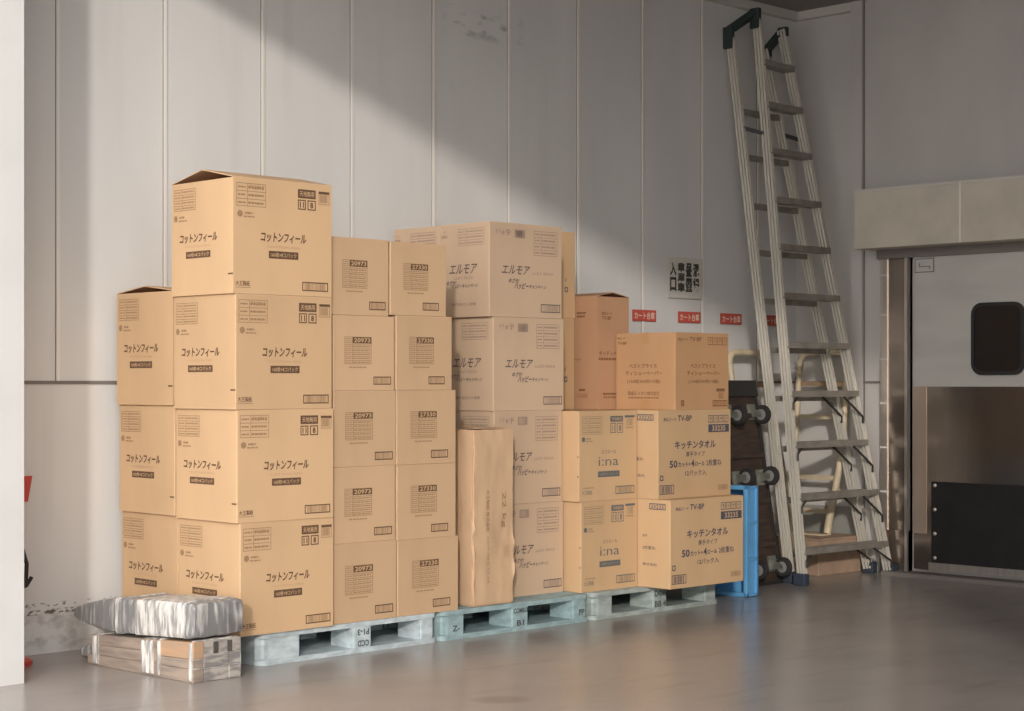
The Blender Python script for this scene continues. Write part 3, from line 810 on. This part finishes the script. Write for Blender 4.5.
put('blue', 7.075, 7.537, 6.65, 0.15, 0.647, 'golden carton with blue lettering on the pallets, lower of the two', 'golden cartons with blue lettering')
put('blue', 7.058, 7.535, 6.65, 0.647, 1.142, 'golden carton with blue lettering under the reddish tall carton, upper of the two', 'golden cartons with blue lettering')
gI = 'golden kitchen towel cartons'
put('towel', 7.545, 8.193, 6.41, 0.15, 0.645, 'golden carton with bold katakana jutting over the right end of the pallets', gI, -0.4)
put('towel', 7.542, 8.190, 6.50, 0.645, 1.142, 'golden carton with bold katakana right under the small orange-brown carton', gI, 0.0)
put('towel', 7.550, 8.190, 7.13, 0.15, 0.645, 'golden carton at floor level hidden behind the jutting katakana carton', gI, d=0.45)
put('towel', 7.550, 8.190, 7.13, 0.645, 1.142, 'golden carton hidden behind, carrying the back of the reddish tall carton', gI, d=0.45)
put('tissue', 7.690, 8.170, 6.50, 1.142, 1.582, 'orange-brown carton on top of the right end of the pile', None, 0.0)
put('tall', 7.550, 7.825, 6.97, 1.142, 1.80, 'tall reddish-brown carton with a lifted flap, standing behind the orange-brown one', None, 0.0, True)

# paper-wrapped parcel
par = thing('paper_parcel', 'tall narrow parcel wrapped in creased brown paper, standing on the teal pallet', 'parcel', (6.376, 6.71, 0.15))
bm = bmesh.new()
bmesh.ops.create_cube(bm, size=1)
W_, D_, H_ = 0.296, 0.20, 0.905
bmesh.ops.subdivide_edges(bm, edges=list(bm.edges), cuts=22, use_grid_fill=True)
from mathutils import noise as mnoise
for v in bm.verts:
    p = Vector((v.co.x * W_, v.co.y * D_, (v.co.z + 0.5) * H_))
    q = mnoise.noise_vector(p * 7.0) * 0.007 + mnoise.noise_vector(p * 24.0) * 0.003
    if p.z < 0.01 or p.z > H_ - 0.01: q.z *= 0.2
    # belt of creases round the middle
    q += mnoise.noise_vector(Vector((p.x * 9, p.y * 9, p.z * 38))) * 0.013 * math.exp(-((p.z - 0.36) / 0.07) ** 2)
    v.co = p + Vector((q.x, q.y, max(q.z, 0) if p.z < 0.01 else q.z))
bmesh.ops.bevel(bm, geom=[e for e in bm.edges if len(e.link_faces) == 2 and e.calc_face_angle(0) > 1.0], offset=0.008, segments=2, affect='EDGES')
mb = MB(); mb.bm(bm, 'kraft', True); mb.build('wrapped_body', par)
mb = MB()
mb.add([(-0.135, -0.088, 0.912), (0.135, -0.088, 0.908), (0.05, 0.09, 0.914), (-0.05, 0.09, 0.914), (-0.135, -0.088, 0.916), (0.135, -0.088, 0.912), (0.05, 0.09, 0.918), (-0.05, 0.09, 0.918)],
       [(0, 3, 2, 1), (4, 5, 6, 7), (0, 1, 5, 4), (1, 2, 6, 5), (2, 3, 7, 6), (3, 0, 4, 7)], 'kraft'); mb.build('folded_end', par)
mb = MB(); P = Print(mb); P.face(lambda s, t, e: (-W_ / 2 + s, -D_ / 2 - 0.010 - e, t), W_, H_)
P.text('大王製紙 株式会社', 0.28, 0.34, 0.36, 0.58, 'ink_soft', 0.0, up=True)
P.text('22 kg', 0.64, 0.36, 0.76, 0.56, 'ink_soft', 0.0, up=True); P.text('(///)', 0.70, 0.66, 0.84, 0.74, 'ink_pale', 0.0)
P.text('LOT 30.5.12.18', 0.31, 0.61, 0.345, 0.87, 'ink_soft', 0.0, up=True)
mb.build('printing', par)

# ------------------------------------------------------------------ wrapped bundles on the floor
def lump(sections, key, n=28, name='body', parent=None, wob=0.006, sq=3.5):
    """loft of rounded-square sections: (y, cx, cz, half width, half height)"""
    V, F = [], []
    for (y, cx, cz, hw, hh) in sections:
        for k in range(n):
            a = 2 * math.pi * (k + 0.5) / n
            ca, sa = math.cos(a), math.sin(a)
            q = (abs(ca) ** sq + abs(sa) ** sq) ** (-1 / sq)
            p = Vector((cx + hw * ca * q, y, cz + hh * sa * q))
            p += mnoise.noise_vector(p * 14) * wob + mnoise.noise_vector(p * 40) * wob * 0.5
            V.append(p)
    m_ = len(sections)
    for i in range(m_ - 1):
        for k in range(n):
            F.append((i * n + k, (i + 1) * n + k, (i + 1) * n + (k + 1) % n, i * n + (k + 1) % n))
    F.append(tuple(range(n))); F.append(tuple(range((m_ - 1) * n, m_ * n))[::-1])
    mb = MB(); mb.add(V, F, key, True)
    return mb.build(name, parent)
BT = lambda p: (p[0], p[1], p[2] * (1.0 - 0.24 * max(0.0, (p[1] + 0.43) / 0.82)))     # the stack thins towards its far end
lo = thing('plank_bundle', 'bundle of weathered boards bound with white film, lying on the floor by the pallet', 'bundle', (4.515, 6.86, 0.0), math.radians(2))
def plank(x0, y0, z0, x1, y1, z1, key, name='plank'):
    mb = MB(); mb.rbox((x0, y0, z0), (x1, y1, z1), key, 0.0045, 2)
    mb.v = [BT(p) for p in mb.v]
    return mb.build(name, lo)
rows = [(0.0, 0.060), (0.0602, 0.118), (0.1182, 0.178)]
for i, (z0, z1) in enumerate(rows):
    for j, (x0, x1) in enumerate(((-0.132, -0.072), (-0.0718, 0.062), (0.0622, 0.128))):
        y0 = -0.43 + (0.004 if (i + j) % 2 else 0.0)
        y1 = 0.38 - 0.02 * ((i * 2 + j) % 3)
        if (i, j) == (2, 0):     # a short tan offcut beside the longer grey board
            plank(x0 + 0.002, y0, z0 - 0.016, x1, -0.19, z1, 'plank_tan'); plank(x0, -0.189, z0, x1, y1, z1, 'plank_grey'); continue
        if (i, j) == (1, 0):
            plank(x0, -0.189, z0, x1, y1, z1, 'plank_grey'); plank(x0, y0, z0, x1, -0.19, 0.102, 'plank_grey'); continue
        plank(x0, y0, z0, x1, y1, z1, 'plank_grey' if j == 0 else 'plank_end')
for x in (-0.02, 0.055):  # dark blocks painted as the shaded slots between board ends
    mb = MB(); mb.box((x, -0.4325, 0.120), (x + 0.022, -0.42, 0.170), 'slot_dark'); mb.build('slot', lo)
def band(y, wd, parent, x0=-0.134, x1=0.130, z0=0.001, z1=0.178, name='film_band'):
    secs = []
    for i in range(9):
        yy = y - wd / 2 + wd * i / 8
        g = 0.003 + 0.003 * math.sin(i * 2.1) + random.uniform(-0.002, 0.002)
        k = BT((0, yy, 1.0))[2]
        secs.append((yy, (x0 + x1) / 2, (z0 + z1 * k) / 2 + g * 0.5, (x1 - x0) / 2 + g, (z1 * k - z0) / 2 + g * 0.5))
    return lump(secs, 'film_white', 48, name, parent, 0.002, 12)
band(-0.415, 0.018, lo); band(-0.185, 0.012, lo); band(-0.095, 0.095, lo); band(0.31, 0.05, lo)
lump([(0.37, 0.0, 0.065, 0.115, 0.056), (0.42, -0.01, 0.055, 0.10, 0.045), (0.47, -0.03, 0.04, 0.08, 0.032), (0.50, -0.04, 0.03, 0.05, 0.018)], 'film_grey', 20, 'film_tail', lo, 0.01)
up = thing('film_bundle', 'long bundle wrapped in silvery grey film, tapering at one end, on the plank bundle', 'bundle', (4.511, 6.86, 0.191), math.radians(2))
DROP = 0.042
ss = []
for y, hw, z0, z1 in ((-0.445, 0.128, 0.012, 0.140), (-0.44, 0.133, 0.006, 0.150), (-0.425, 0.136, 0.003, 0.155), (-0.38, 0.137, 0.002, 0.158), (-0.30, 0.138, 0.001, 0.159), (-0.2, 0.138, 0.001, 0.160), (-0.1, 0.138, 0.001, 0.160), (0.0, 0.138, 0.001, 0.160),
                      (0.1, 0.137, 0.002, 0.159), (0.2, 0.135, 0.005, 0.155), (0.3, 0.130, 0.014, 0.146), (0.4, 0.120, 0.028, 0.130), (0.5, 0.100, 0.043, 0.110), (0.57, 0.075, 0.055, 0.095), (0.61, 0.04, 0.062, 0.085)):
    dz = 0.0 - DROP * (y + 0.43) / 0.82
    ss.append((y, 0, (z0 + z1) / 2 + dz, hw, (z1 - z0) / 2))
lump(ss, 'film_grey', 52, 'wrapped_body', up, 0.0045, 13)
def sheet(y0, y1, e, name):
    secs = []
    for i in range(12):
        yy = y0 + (y1 - y0) * i / 11
        g = e + random.uniform(0, 0.003)
        secs.append((yy, 0, 0.0805 - DROP * (yy + 0.43) / 0.82, 0.138 + g, 0.0795 + g * 0.4))
    return lump(secs, 'film_white', 52, name, up, 0.003, 13)
sheet(-0.385, -0.02, 0.0035, 'film_layer')
sheet(0.12, 0.13, 0.0045, 'film_strap')

# ------------------------------------------------------------------ fire extinguisher by the pillar
fe = thing('fire_extinguisher', 'red fire extinguisher with black hose, mostly hidden behind the white pillar', 'fire extinguisher', (4.075, 7.45, 0.03))
mb = MB(); mb.lathe([(0.06, 0), (0.075, 0.01), (0.075, 0.36), (0.062, 0.41), (0.03, 0.44), (0.022, 0.46)], (0, 0, 0), (0, 0, 1), 'red'); mb.build('cylinder', fe)
mb = MB(); mb.lathe([(0.022, 0.46), (0.026, 0.47), (0.026, 0.50), (0.012, 0.51)], (0, 0, 0), (0, 0, 1), 'black_steel'); mb.box((-0.01, -0.09, 0.495), (0.01, 0.02, 0.507), 'black_steel'); mb.box((-0.01, -0.09, 0.525), (0.01, 0.02, 0.537), 'black_steel'); mb.box((-0.01, 0.0, 0.50), (0.01, 0.02, 0.53), 'black_steel'); mb.build('valve', fe)
mb = MB(); mb.tube([(0.02, 0, 0.49), (0.08, -0.01, 0.50), (0.098, -0.015, 0.43), (0.09, -0.02, 0.32), (0.115, -0.03, 0.37)], 0.010, 'rubber', 8); mb.build('hose', fe)
fs = thing('extinguisher_stand', 'red stand with a sign panel holding the extinguisher behind the pillar', 'stand', (4.085, 7.45, 0.0))
mb = MB(); mb.lathe([(0.11, 0), (0.11, 0.02), (0.095, 0.028)], (0, 0, 0), (0, 0, 1), 'red', 24); mb.build('base', fs)
mb = MB(); mb.tube([(0, 0.10, 0.02), (0, 0.10, 0.88)], 0.009, 'red', 8); mb.build('post', fs)
mb = MB(); mb.prism([(-0.145, 0.74), (0.145, 0.74), (0.168, 0.86), (-0.168, 0.86)], 0.075, 0.092, 'red', 'y')
P = Print(mb); P.face(lambda s, t, e: (-0.07 + s, 0.075 - e, 0.76 + t), 0.14, 0.13); P.text('消火器', 0.05, 0.3, 0.95, 0.65, 'paper', 0.03); mb.build('sign_panel', fs)
mb = MB(); mb.box((-0.142, 0.078, 0.60), (0.142, 0.09, 0.738), 'paper'); mb.build('notice_card', fs)

# ------------------------------------------------------------------ signs and poster on the back wall
def wall_face(x0, z0): return lambda s, t, e: (x0 + s, YW - 0.0105 - e, z0 + t)
xs = [8.60, 9.055, 9.50, 9.955]
where = ['directly above the tall reddish-brown carton', 'below the vertical kanji poster', 'nearest the ladder on its left', 'behind the ladder rails']
for x, wl in zip(xs, where):
    mb = MB(); mb.box((x, YW - 0.0115, 1.695), (x + 0.232, YW - 0.0095, 1.768), 'sign_red')
    P = Print(mb); P.face(lambda s, t, e, x=x: (x + s, YW - 0.0115 - e, 1.695 + t), 0.232, 0.073)
    P.text('カート台車', 0.07, 0.18, 0.93, 0.84, 'sign_cream', 0.022)
    tag(mb.build('wall_sign'), 'small red sign with pale lettering on the wall, %s' % wl, 'sign', 'red trolley signs')
mb = MB(); mb.box((8.955, YW - 0.0125, 1.855), (9.31, YW - 0.0095, 2.125), 'paper')
P = Print(mb); P.face(lambda s, t, e: (8.955 + s, YW - 0.0125 - e, 1.855 + t), 0.355, 0.27)
for col, (x0, x1) in zip(('入口', '車庫車', '昼置', '混場'), ((0.04, 0.22), (0.26, 0.46), (0.49, 0.68), (0.70, 0.89))):
    n = len(col)
    for i, g in enumerate(col):
        P.text(g, x0, 0.12 + i * 0.74 / n, x1, 0.12 + (i + 0.93) * 0.74 / n, 'poster_ink', 0.045)
tag(mb.build('poster'), 'white paper poster with four columns of heavy vertical kanji', 'poster')

# ------------------------------------------------------------------ blue crate standing on its end
cr = thing('plastic_crate', 'shallow blue plastic crate standing on end past the right end of the pallets', 'crate', (8.585, 6.815, 0.0), math.radians(4))
cw, cl, ch = 0.125, 0.32, 0.675          # depth of the tray (x), length (y), standing height (z)
mb = MB()
mb.box((cw / 2 - 0.008, -cl / 2, 0.01), (cw / 2, cl / 2, ch - 0.01), 'blue'); mb.build('base_panel', cr)
for nm, a, b in (('side_wall', (-cw / 2 + 0.01, -cl / 2 + 0.012, 0.012), (cw / 2, -cl / 2 + 0.018, ch - 0.012)), ('side_wall', (-cw / 2 + 0.01, cl / 2 - 0.018, 0.012), (cw / 2, cl / 2 - 0.012, ch - 0.012)),
                 ('end_wall', (-cw / 2 + 0.01, -cl / 2 + 0.012, 0.008), (cw / 2, cl / 2 - 0.012, 0.014)), ('end_wall', (-cw / 2 + 0.01, -cl / 2 + 0.012, ch - 0.014), (cw / 2, cl / 2 - 0.012, ch - 0.008))):
    mb = MB(); mb.box(a, b, 'blue'); mb.build(nm, cr)
mb = MB()
for z0, z1 in ((0.0, 0.028), (ch - 0.028, ch)): mb.rbox((-cw / 2, -cl / 2, z0), (-cw / 2 + 0.03, cl / 2, z1), 'blue', 0.006, 2)
for y0, y1 in ((-cl / 2, -cl / 2 + 0.028), (cl / 2 - 0.028, cl / 2)): mb.rbox((-cw / 2, y0, 0.0), (-cw / 2 + 0.03, y1, ch), 'blue', 0.006, 2)
mb.build('rim', cr)
for z in (0.004, 0.22, 0.44, ch - 0.02):
    mb = MB(); mb.box((-cw / 2 + 0.03, -cl / 2 + 0.0, z), (cw / 2, -cl / 2 + 0.012, z + 0.016), 'blue'); mb.build('rib', cr)
mb = MB(); mb.box((cw / 2 - 0.02, -cl / 2, 0.004), (cw / 2, -cl / 2 + 0.012, ch - 0.004), 'blue'); mb.build('edge_rib', cr)

# ------------------------------------------------------------------ platform trolley on end
tr = thing('platform_trolley', 'dark platform trolley stood on end, its casters facing out, beside the blue crate', 'trolley', (9.10, 6.98, 0.0), math.radians(4))
LEAN = 0.17
def LT(p):     # trolley frame: x across, h up the deck, n out of the underside (towards -y)
    x, h, n = p
    return (x, h * LEAN * 0.95 - n, h * 0.985 + n * LEAN)
mb = MB(); mb.box((-0.22, 0.0, -0.02), (0.20, 1.30, 0.012), 'deck', LT); mb.build('deck', tr)
mb = MB()
for x0, x1 in ((-0.235, -0.215), (0.195, 0.215)): mb.box((x0, 0, -0.03), (x1, 1.31, 0.025), 'rubber', LT)
for h0, h1 in ((0.0, 0.02), (1.29, 1.31)): mb.box((-0.235, h0, -0.03), (0.215, h1, 0.025), 'rubber', LT)
mb.build('bumper', tr)
for h in (0.24, 0.52, 0.82, 1.08):
    mb = MB(); mb.box((-0.21, h, 0.012), (0.19, h + 0.03, 0.03), 'deck', LT); mb.build('cross_bar', tr)
mb = MB(); mb.box((-0.238, 1.22, -0.032), (0.218, 1.325, 0.032), 'rubber', LT); mb.build('end_guard', tr)
def caster(x, h, fixed):
    mb = MB()
    mb.box((x - 0.045, h - 0.05, 0.012), (x + 0.045, h + 0.05, 0.018), 'zinc', LT)
    o = 0.0 if fixed else -0.03
    for s in (-1, 1):
        sx = x + s * 0.022
        mb.add([LT(q) for q in ((sx - 0.002, h - 0.035, 0.018), (sx - 0.002, h + 0.035, 0.018), (sx - 0.002, h + o + 0.015, 0.105), (sx - 0.002, h + o - 0.015, 0.105),
                                (sx + 0.002, h - 0.035, 0.018), (sx + 0.002, h + 0.035, 0.018), (sx + 0.002, h + o + 0.015, 0.105), (sx + 0.002, h + o - 0.015, 0.105))],
               [(0, 1, 2, 3), (7, 6, 5, 4), (0, 4, 5, 1), (1, 5, 6, 2), (2, 6, 7, 3), (3, 7, 4, 0)], 'zinc')
    f = mb.build('caster', tr)
    mb = MB()
    c = LT((x, h + o, 0.095))
    mb.lathe([(0.040, -0.018), (0.058, -0.016), (0.062, -0.010), (0.062, 0.010), (0.058, 0.016), (0.040, 0.018)], c, (1, 0, 0), 'rubber', 24)
    mb.lathe([(0.008, -0.024), (0.036, -0.019), (0.036, 0.019), (0.008, 0.024)], c, (1, 0, 0), 'hub', 18)
    mb.build('wheel', f)
for h, fx in ((0.13, False), (0.69, True), (1.12, False)):
    for x in (-0.13, 0.14): caster(x, h, fx)

# ------------------------------------------------------------------ cream hand trucks
def hand_truck(label, loc, rz, lean, Hh):
    t = thing('hand_truck', label, 'hand truck', loc, rz, 'cream tubular hand trucks')
    def T(x, h, n=0): return (x, h * lean - n, h)
    w2 = 0.20
    for s in (-1, 1):
        pts = [T(s * 0.115, 0.012), T(s * 0.125, 0.10), T(s * 0.15, 0.24), T(s * 0.175, 0.40), T(s * w2, 0.62), T(s * w2, Hh - 0.12), T(s * (w2 - 0.006), Hh - 0.085)]
        mb = MB(); mb.tube(pts, 0.016, 'cream', 10, [0.027, 0.027, 0.026, 0.024, 0.022, 0.022, 0.022]); mb.build('side_rail', t)
    pts = []
    for i in range(9): a = math.pi - i * math.pi / 16; pts.append(T(-w2 + 0.085 + 0.085 * math.cos(a), Hh - 0.085 + 0.085 * math.sin(a)))
    for i in range(9): a = math.pi / 2 - i * math.pi / 16; pts.append(T(w2 - 0.085 + 0.085 * math.cos(a), Hh - 0.085 + 0.085 * math.sin(a)))
    mb = MB(); mb.tube(pts, 0.024, 'cream', 10); mb.build('handle', t)
    for h, hw, k in ((Hh - 0.22, w2, 'wood_rung'), (Hh - 0.45, w2, 'cream'), (Hh - 0.87, 0.178, 'cream'), (Hh - 1.10, 0.145, 'cream')):
        mb = MB(); mb.sweep(T(-hw, h), T(hw, h), [(-0.006, -0.016), (0.006, -0.016), (0.006, 0.016), (-0.006, 0.016)], k, Vector((0, 1, 0))); mb.build('cross_bar', t)
    mb = MB(); mb.box((-0.14, -0.10, 0.0), (0.14, 0.01, 0.008), 'cream'); mb.build('toe_plate', t)
    return t
hand_truck('cream hand truck behind the dark trolley, its looped handle showing above the boxes', (9.64, 7.22, 0.0), 0.0, 0.20, 1.50)

bx = thing('low_crate', 'low pinkish-brown box on the floor behind the ladder, under a hand truck', 'box', (10.06, 7.27, 0.0), math.radians(-2))
mb = MB(); mb.rbox((-0.235, -0.23, 0), (0.24, 0.26, 0.235), 'box_wood', 0.004, 1); mb.build('body', bx)
mb = MB(); mb.box((-0.237, -0.232, 0.237), (0.242, 0.262, 0.247), 'box_wood'); mb.build('lid', bx)
hand_truck('cream hand truck seen through the ladder, leaning on the side wall', (10.155, 7.335, 0.247), math.radians(-90), 0.10, 1.26)

# ------------------------------------------------------------------ stepladder
ld = thing('stepladder', 'tall folded aluminium stepladder leaning in the corner left of the door', 'ladder', (9.74, 6.85, 0.0))
O = Vector((9.74, 6.85, 0.0))
FLb, FLt = Vector((9.315, 6.81, 0.03)) - O, Vector((9.60, 7.40, 3.80)) - O
FRb, FRt = Vector((10.24, 6.78, 0.03)) - O, Vector((9.905, 7.42, 3.72)) - O
RLb, RLt = Vector((9.375, 6.955, 0.03)) - O, Vector((9.495, 7.545, 3.68)) - O
RRb, RRt = Vector((10.245, 6.945, 0.03)) - O, Vector((9.895, 7.555, 3.60)) - O
def chan(s):   # fluted rail section
    h, d, g = 0.015, 0.031, 0.014
    return [(-h, d), (-0.004, d), (-0.004, d - 0.012), (0.004, d - 0.012), (0.004, d), (h, d), (h, -d), (-h, -d),
            (-h, -0.016), (-h + g, -0.016), (-h + g, -0.008), (-h, -0.008), (-h, 0.008), (-h + g, 0.008), (-h + g, 0.016), (-h, 0.016)]
for nm, b_, t_, s in (('front_stile', FLb, FLt, -1), ('front_stile', FRb, FRt, 1), ('rear_stile', RLb, RLt, -1), ('rear_stile', RRb, RRt, 1)):
    mb = MB(); mb.sweep(b_, t_, chan(s), 'alu'); mb.build(nm, ld)
ZS = [0.21, 0.555, 0.89, 1.22, 1.54, 1.865, 2.19, 2.505, 2.835, 3.15, 3.44]
def at(b_, t_, z): return b_ + (t_ - b_) * ((z - b_.z) / (t_.z - b_.z))
for z in ZS:
    a, b_ = at(FLb, FLt, z), at(FRb, FRt, z)
    mb = MB(); mb.sweep(a + Vector((0.0, 0, 0)), b_ - Vector((0.0, 0, 0)), [(-0.045, 0.018), (0.045, 0.018), (0.045, -0.022), (0.037, -0.022), (0.037, 0.006), (-0.037, 0.006), (-0.037, -0.022), (-0.045, -0.022)], 'alu_step', Vector((0, 1, 0))); mb.build('step', ld)
for z in ZS[:-1]:
    a, b_ = at(RLb, RLt, z - 0.03), at(RRb, RRt, z - 0.03)
    mb = MB(); mb.sweep(a, b_, [(-0.022, 0.018), (0.022, 0.018), (0.022, -0.018), (-0.022, -0.018)], 'alu_step', Vector((0, 1, 0))); mb.build('rung', ld)
for z in ZS[:4]:
    for (lb, lt, rb, rt, off) in ((FLb, FLt, FRb, FRt, -0.036), (RLb, RLt, RRb, RRt, -0.026)):
        for side in (0, 1):
            A, B = (lb, lt) if side == 0 else (rb, rt)
            if side == 0 and off == -0.026: continue
            inn = Vector((0.055, 0, 0)) if side == 0 else Vector((-0.17, 0, 0))
            p0 = at(A, B, z - 0.02) + inn + Vector((0, off, 0)); p1 = at(A, B, max(z - (0.20 if side else 0.10), 0.05)) + Vector((0, off, 0)) + inn * 0.06
            mb = MB(); mb.tube([p0, p1 + Vector((0, 0, 0.045)), p1], 0.008, 'black_steel', 8); mb.build('brace', ld)
for p in (FLb, FRb, RLb, RRb):
    s = -1 if p.x < 0 else 1
    mb = MB(); mb.rbox((p.x - 0.045 if s < 0 else p.x - 0.012, p.y - 0.046, -p.z * 0 + 0.0), (p.x + 0.012 if s < 0 else p.x + 0.045, p.y + 0.046, 0.075), 'blue_cap', 0.008, 2); mb.build('foot', ld)
for (f_, r_, s) in ((FLt, RLt, -1), (FRt, RRt, 1)):
    mb = MB()
    for (c, hgt) in ((f_, 0.12), (r_, 0.13)) if s < 0 else ((f_, 0.05), (r_, 0.08)):
        mb.rbox((c.x - 0.034 if s < 0 else c.x - 0.004, c.y - 0.040, c.z - hgt), (c.x + 0.006 if s < 0 else c.x + 0.034, c.y + 0.036, c.z + 0.02), 'green_cap', 0.008, 2)
    mb.sweep(f_ + Vector((s * 0.012, 0, 0.0)), r_ + Vector((s * 0.012, 0, 0.0)), [(-0.022, -0.03), (0.022, -0.03), (0.022, 0.018), (-0.022, 0.018)], 'green_cap')
    mb.build('hinge_cap', ld)
for z in (2.95,):
    for (A, B, A2, B2) in ((FLb, FLt, RLb, RLt), (FRb, FRt, RRb, RRt)):
        mb = MB(); p0, p1 = at(A, B, z), at(A2, B2, z + 0.06)
        mb.sweep(p0, p1, [(-0.006, -0.014), (0.006, -0.014), (0.006, 0.014), (-0.006, 0.014)], 'black_steel'); mb.build('spreader', ld)
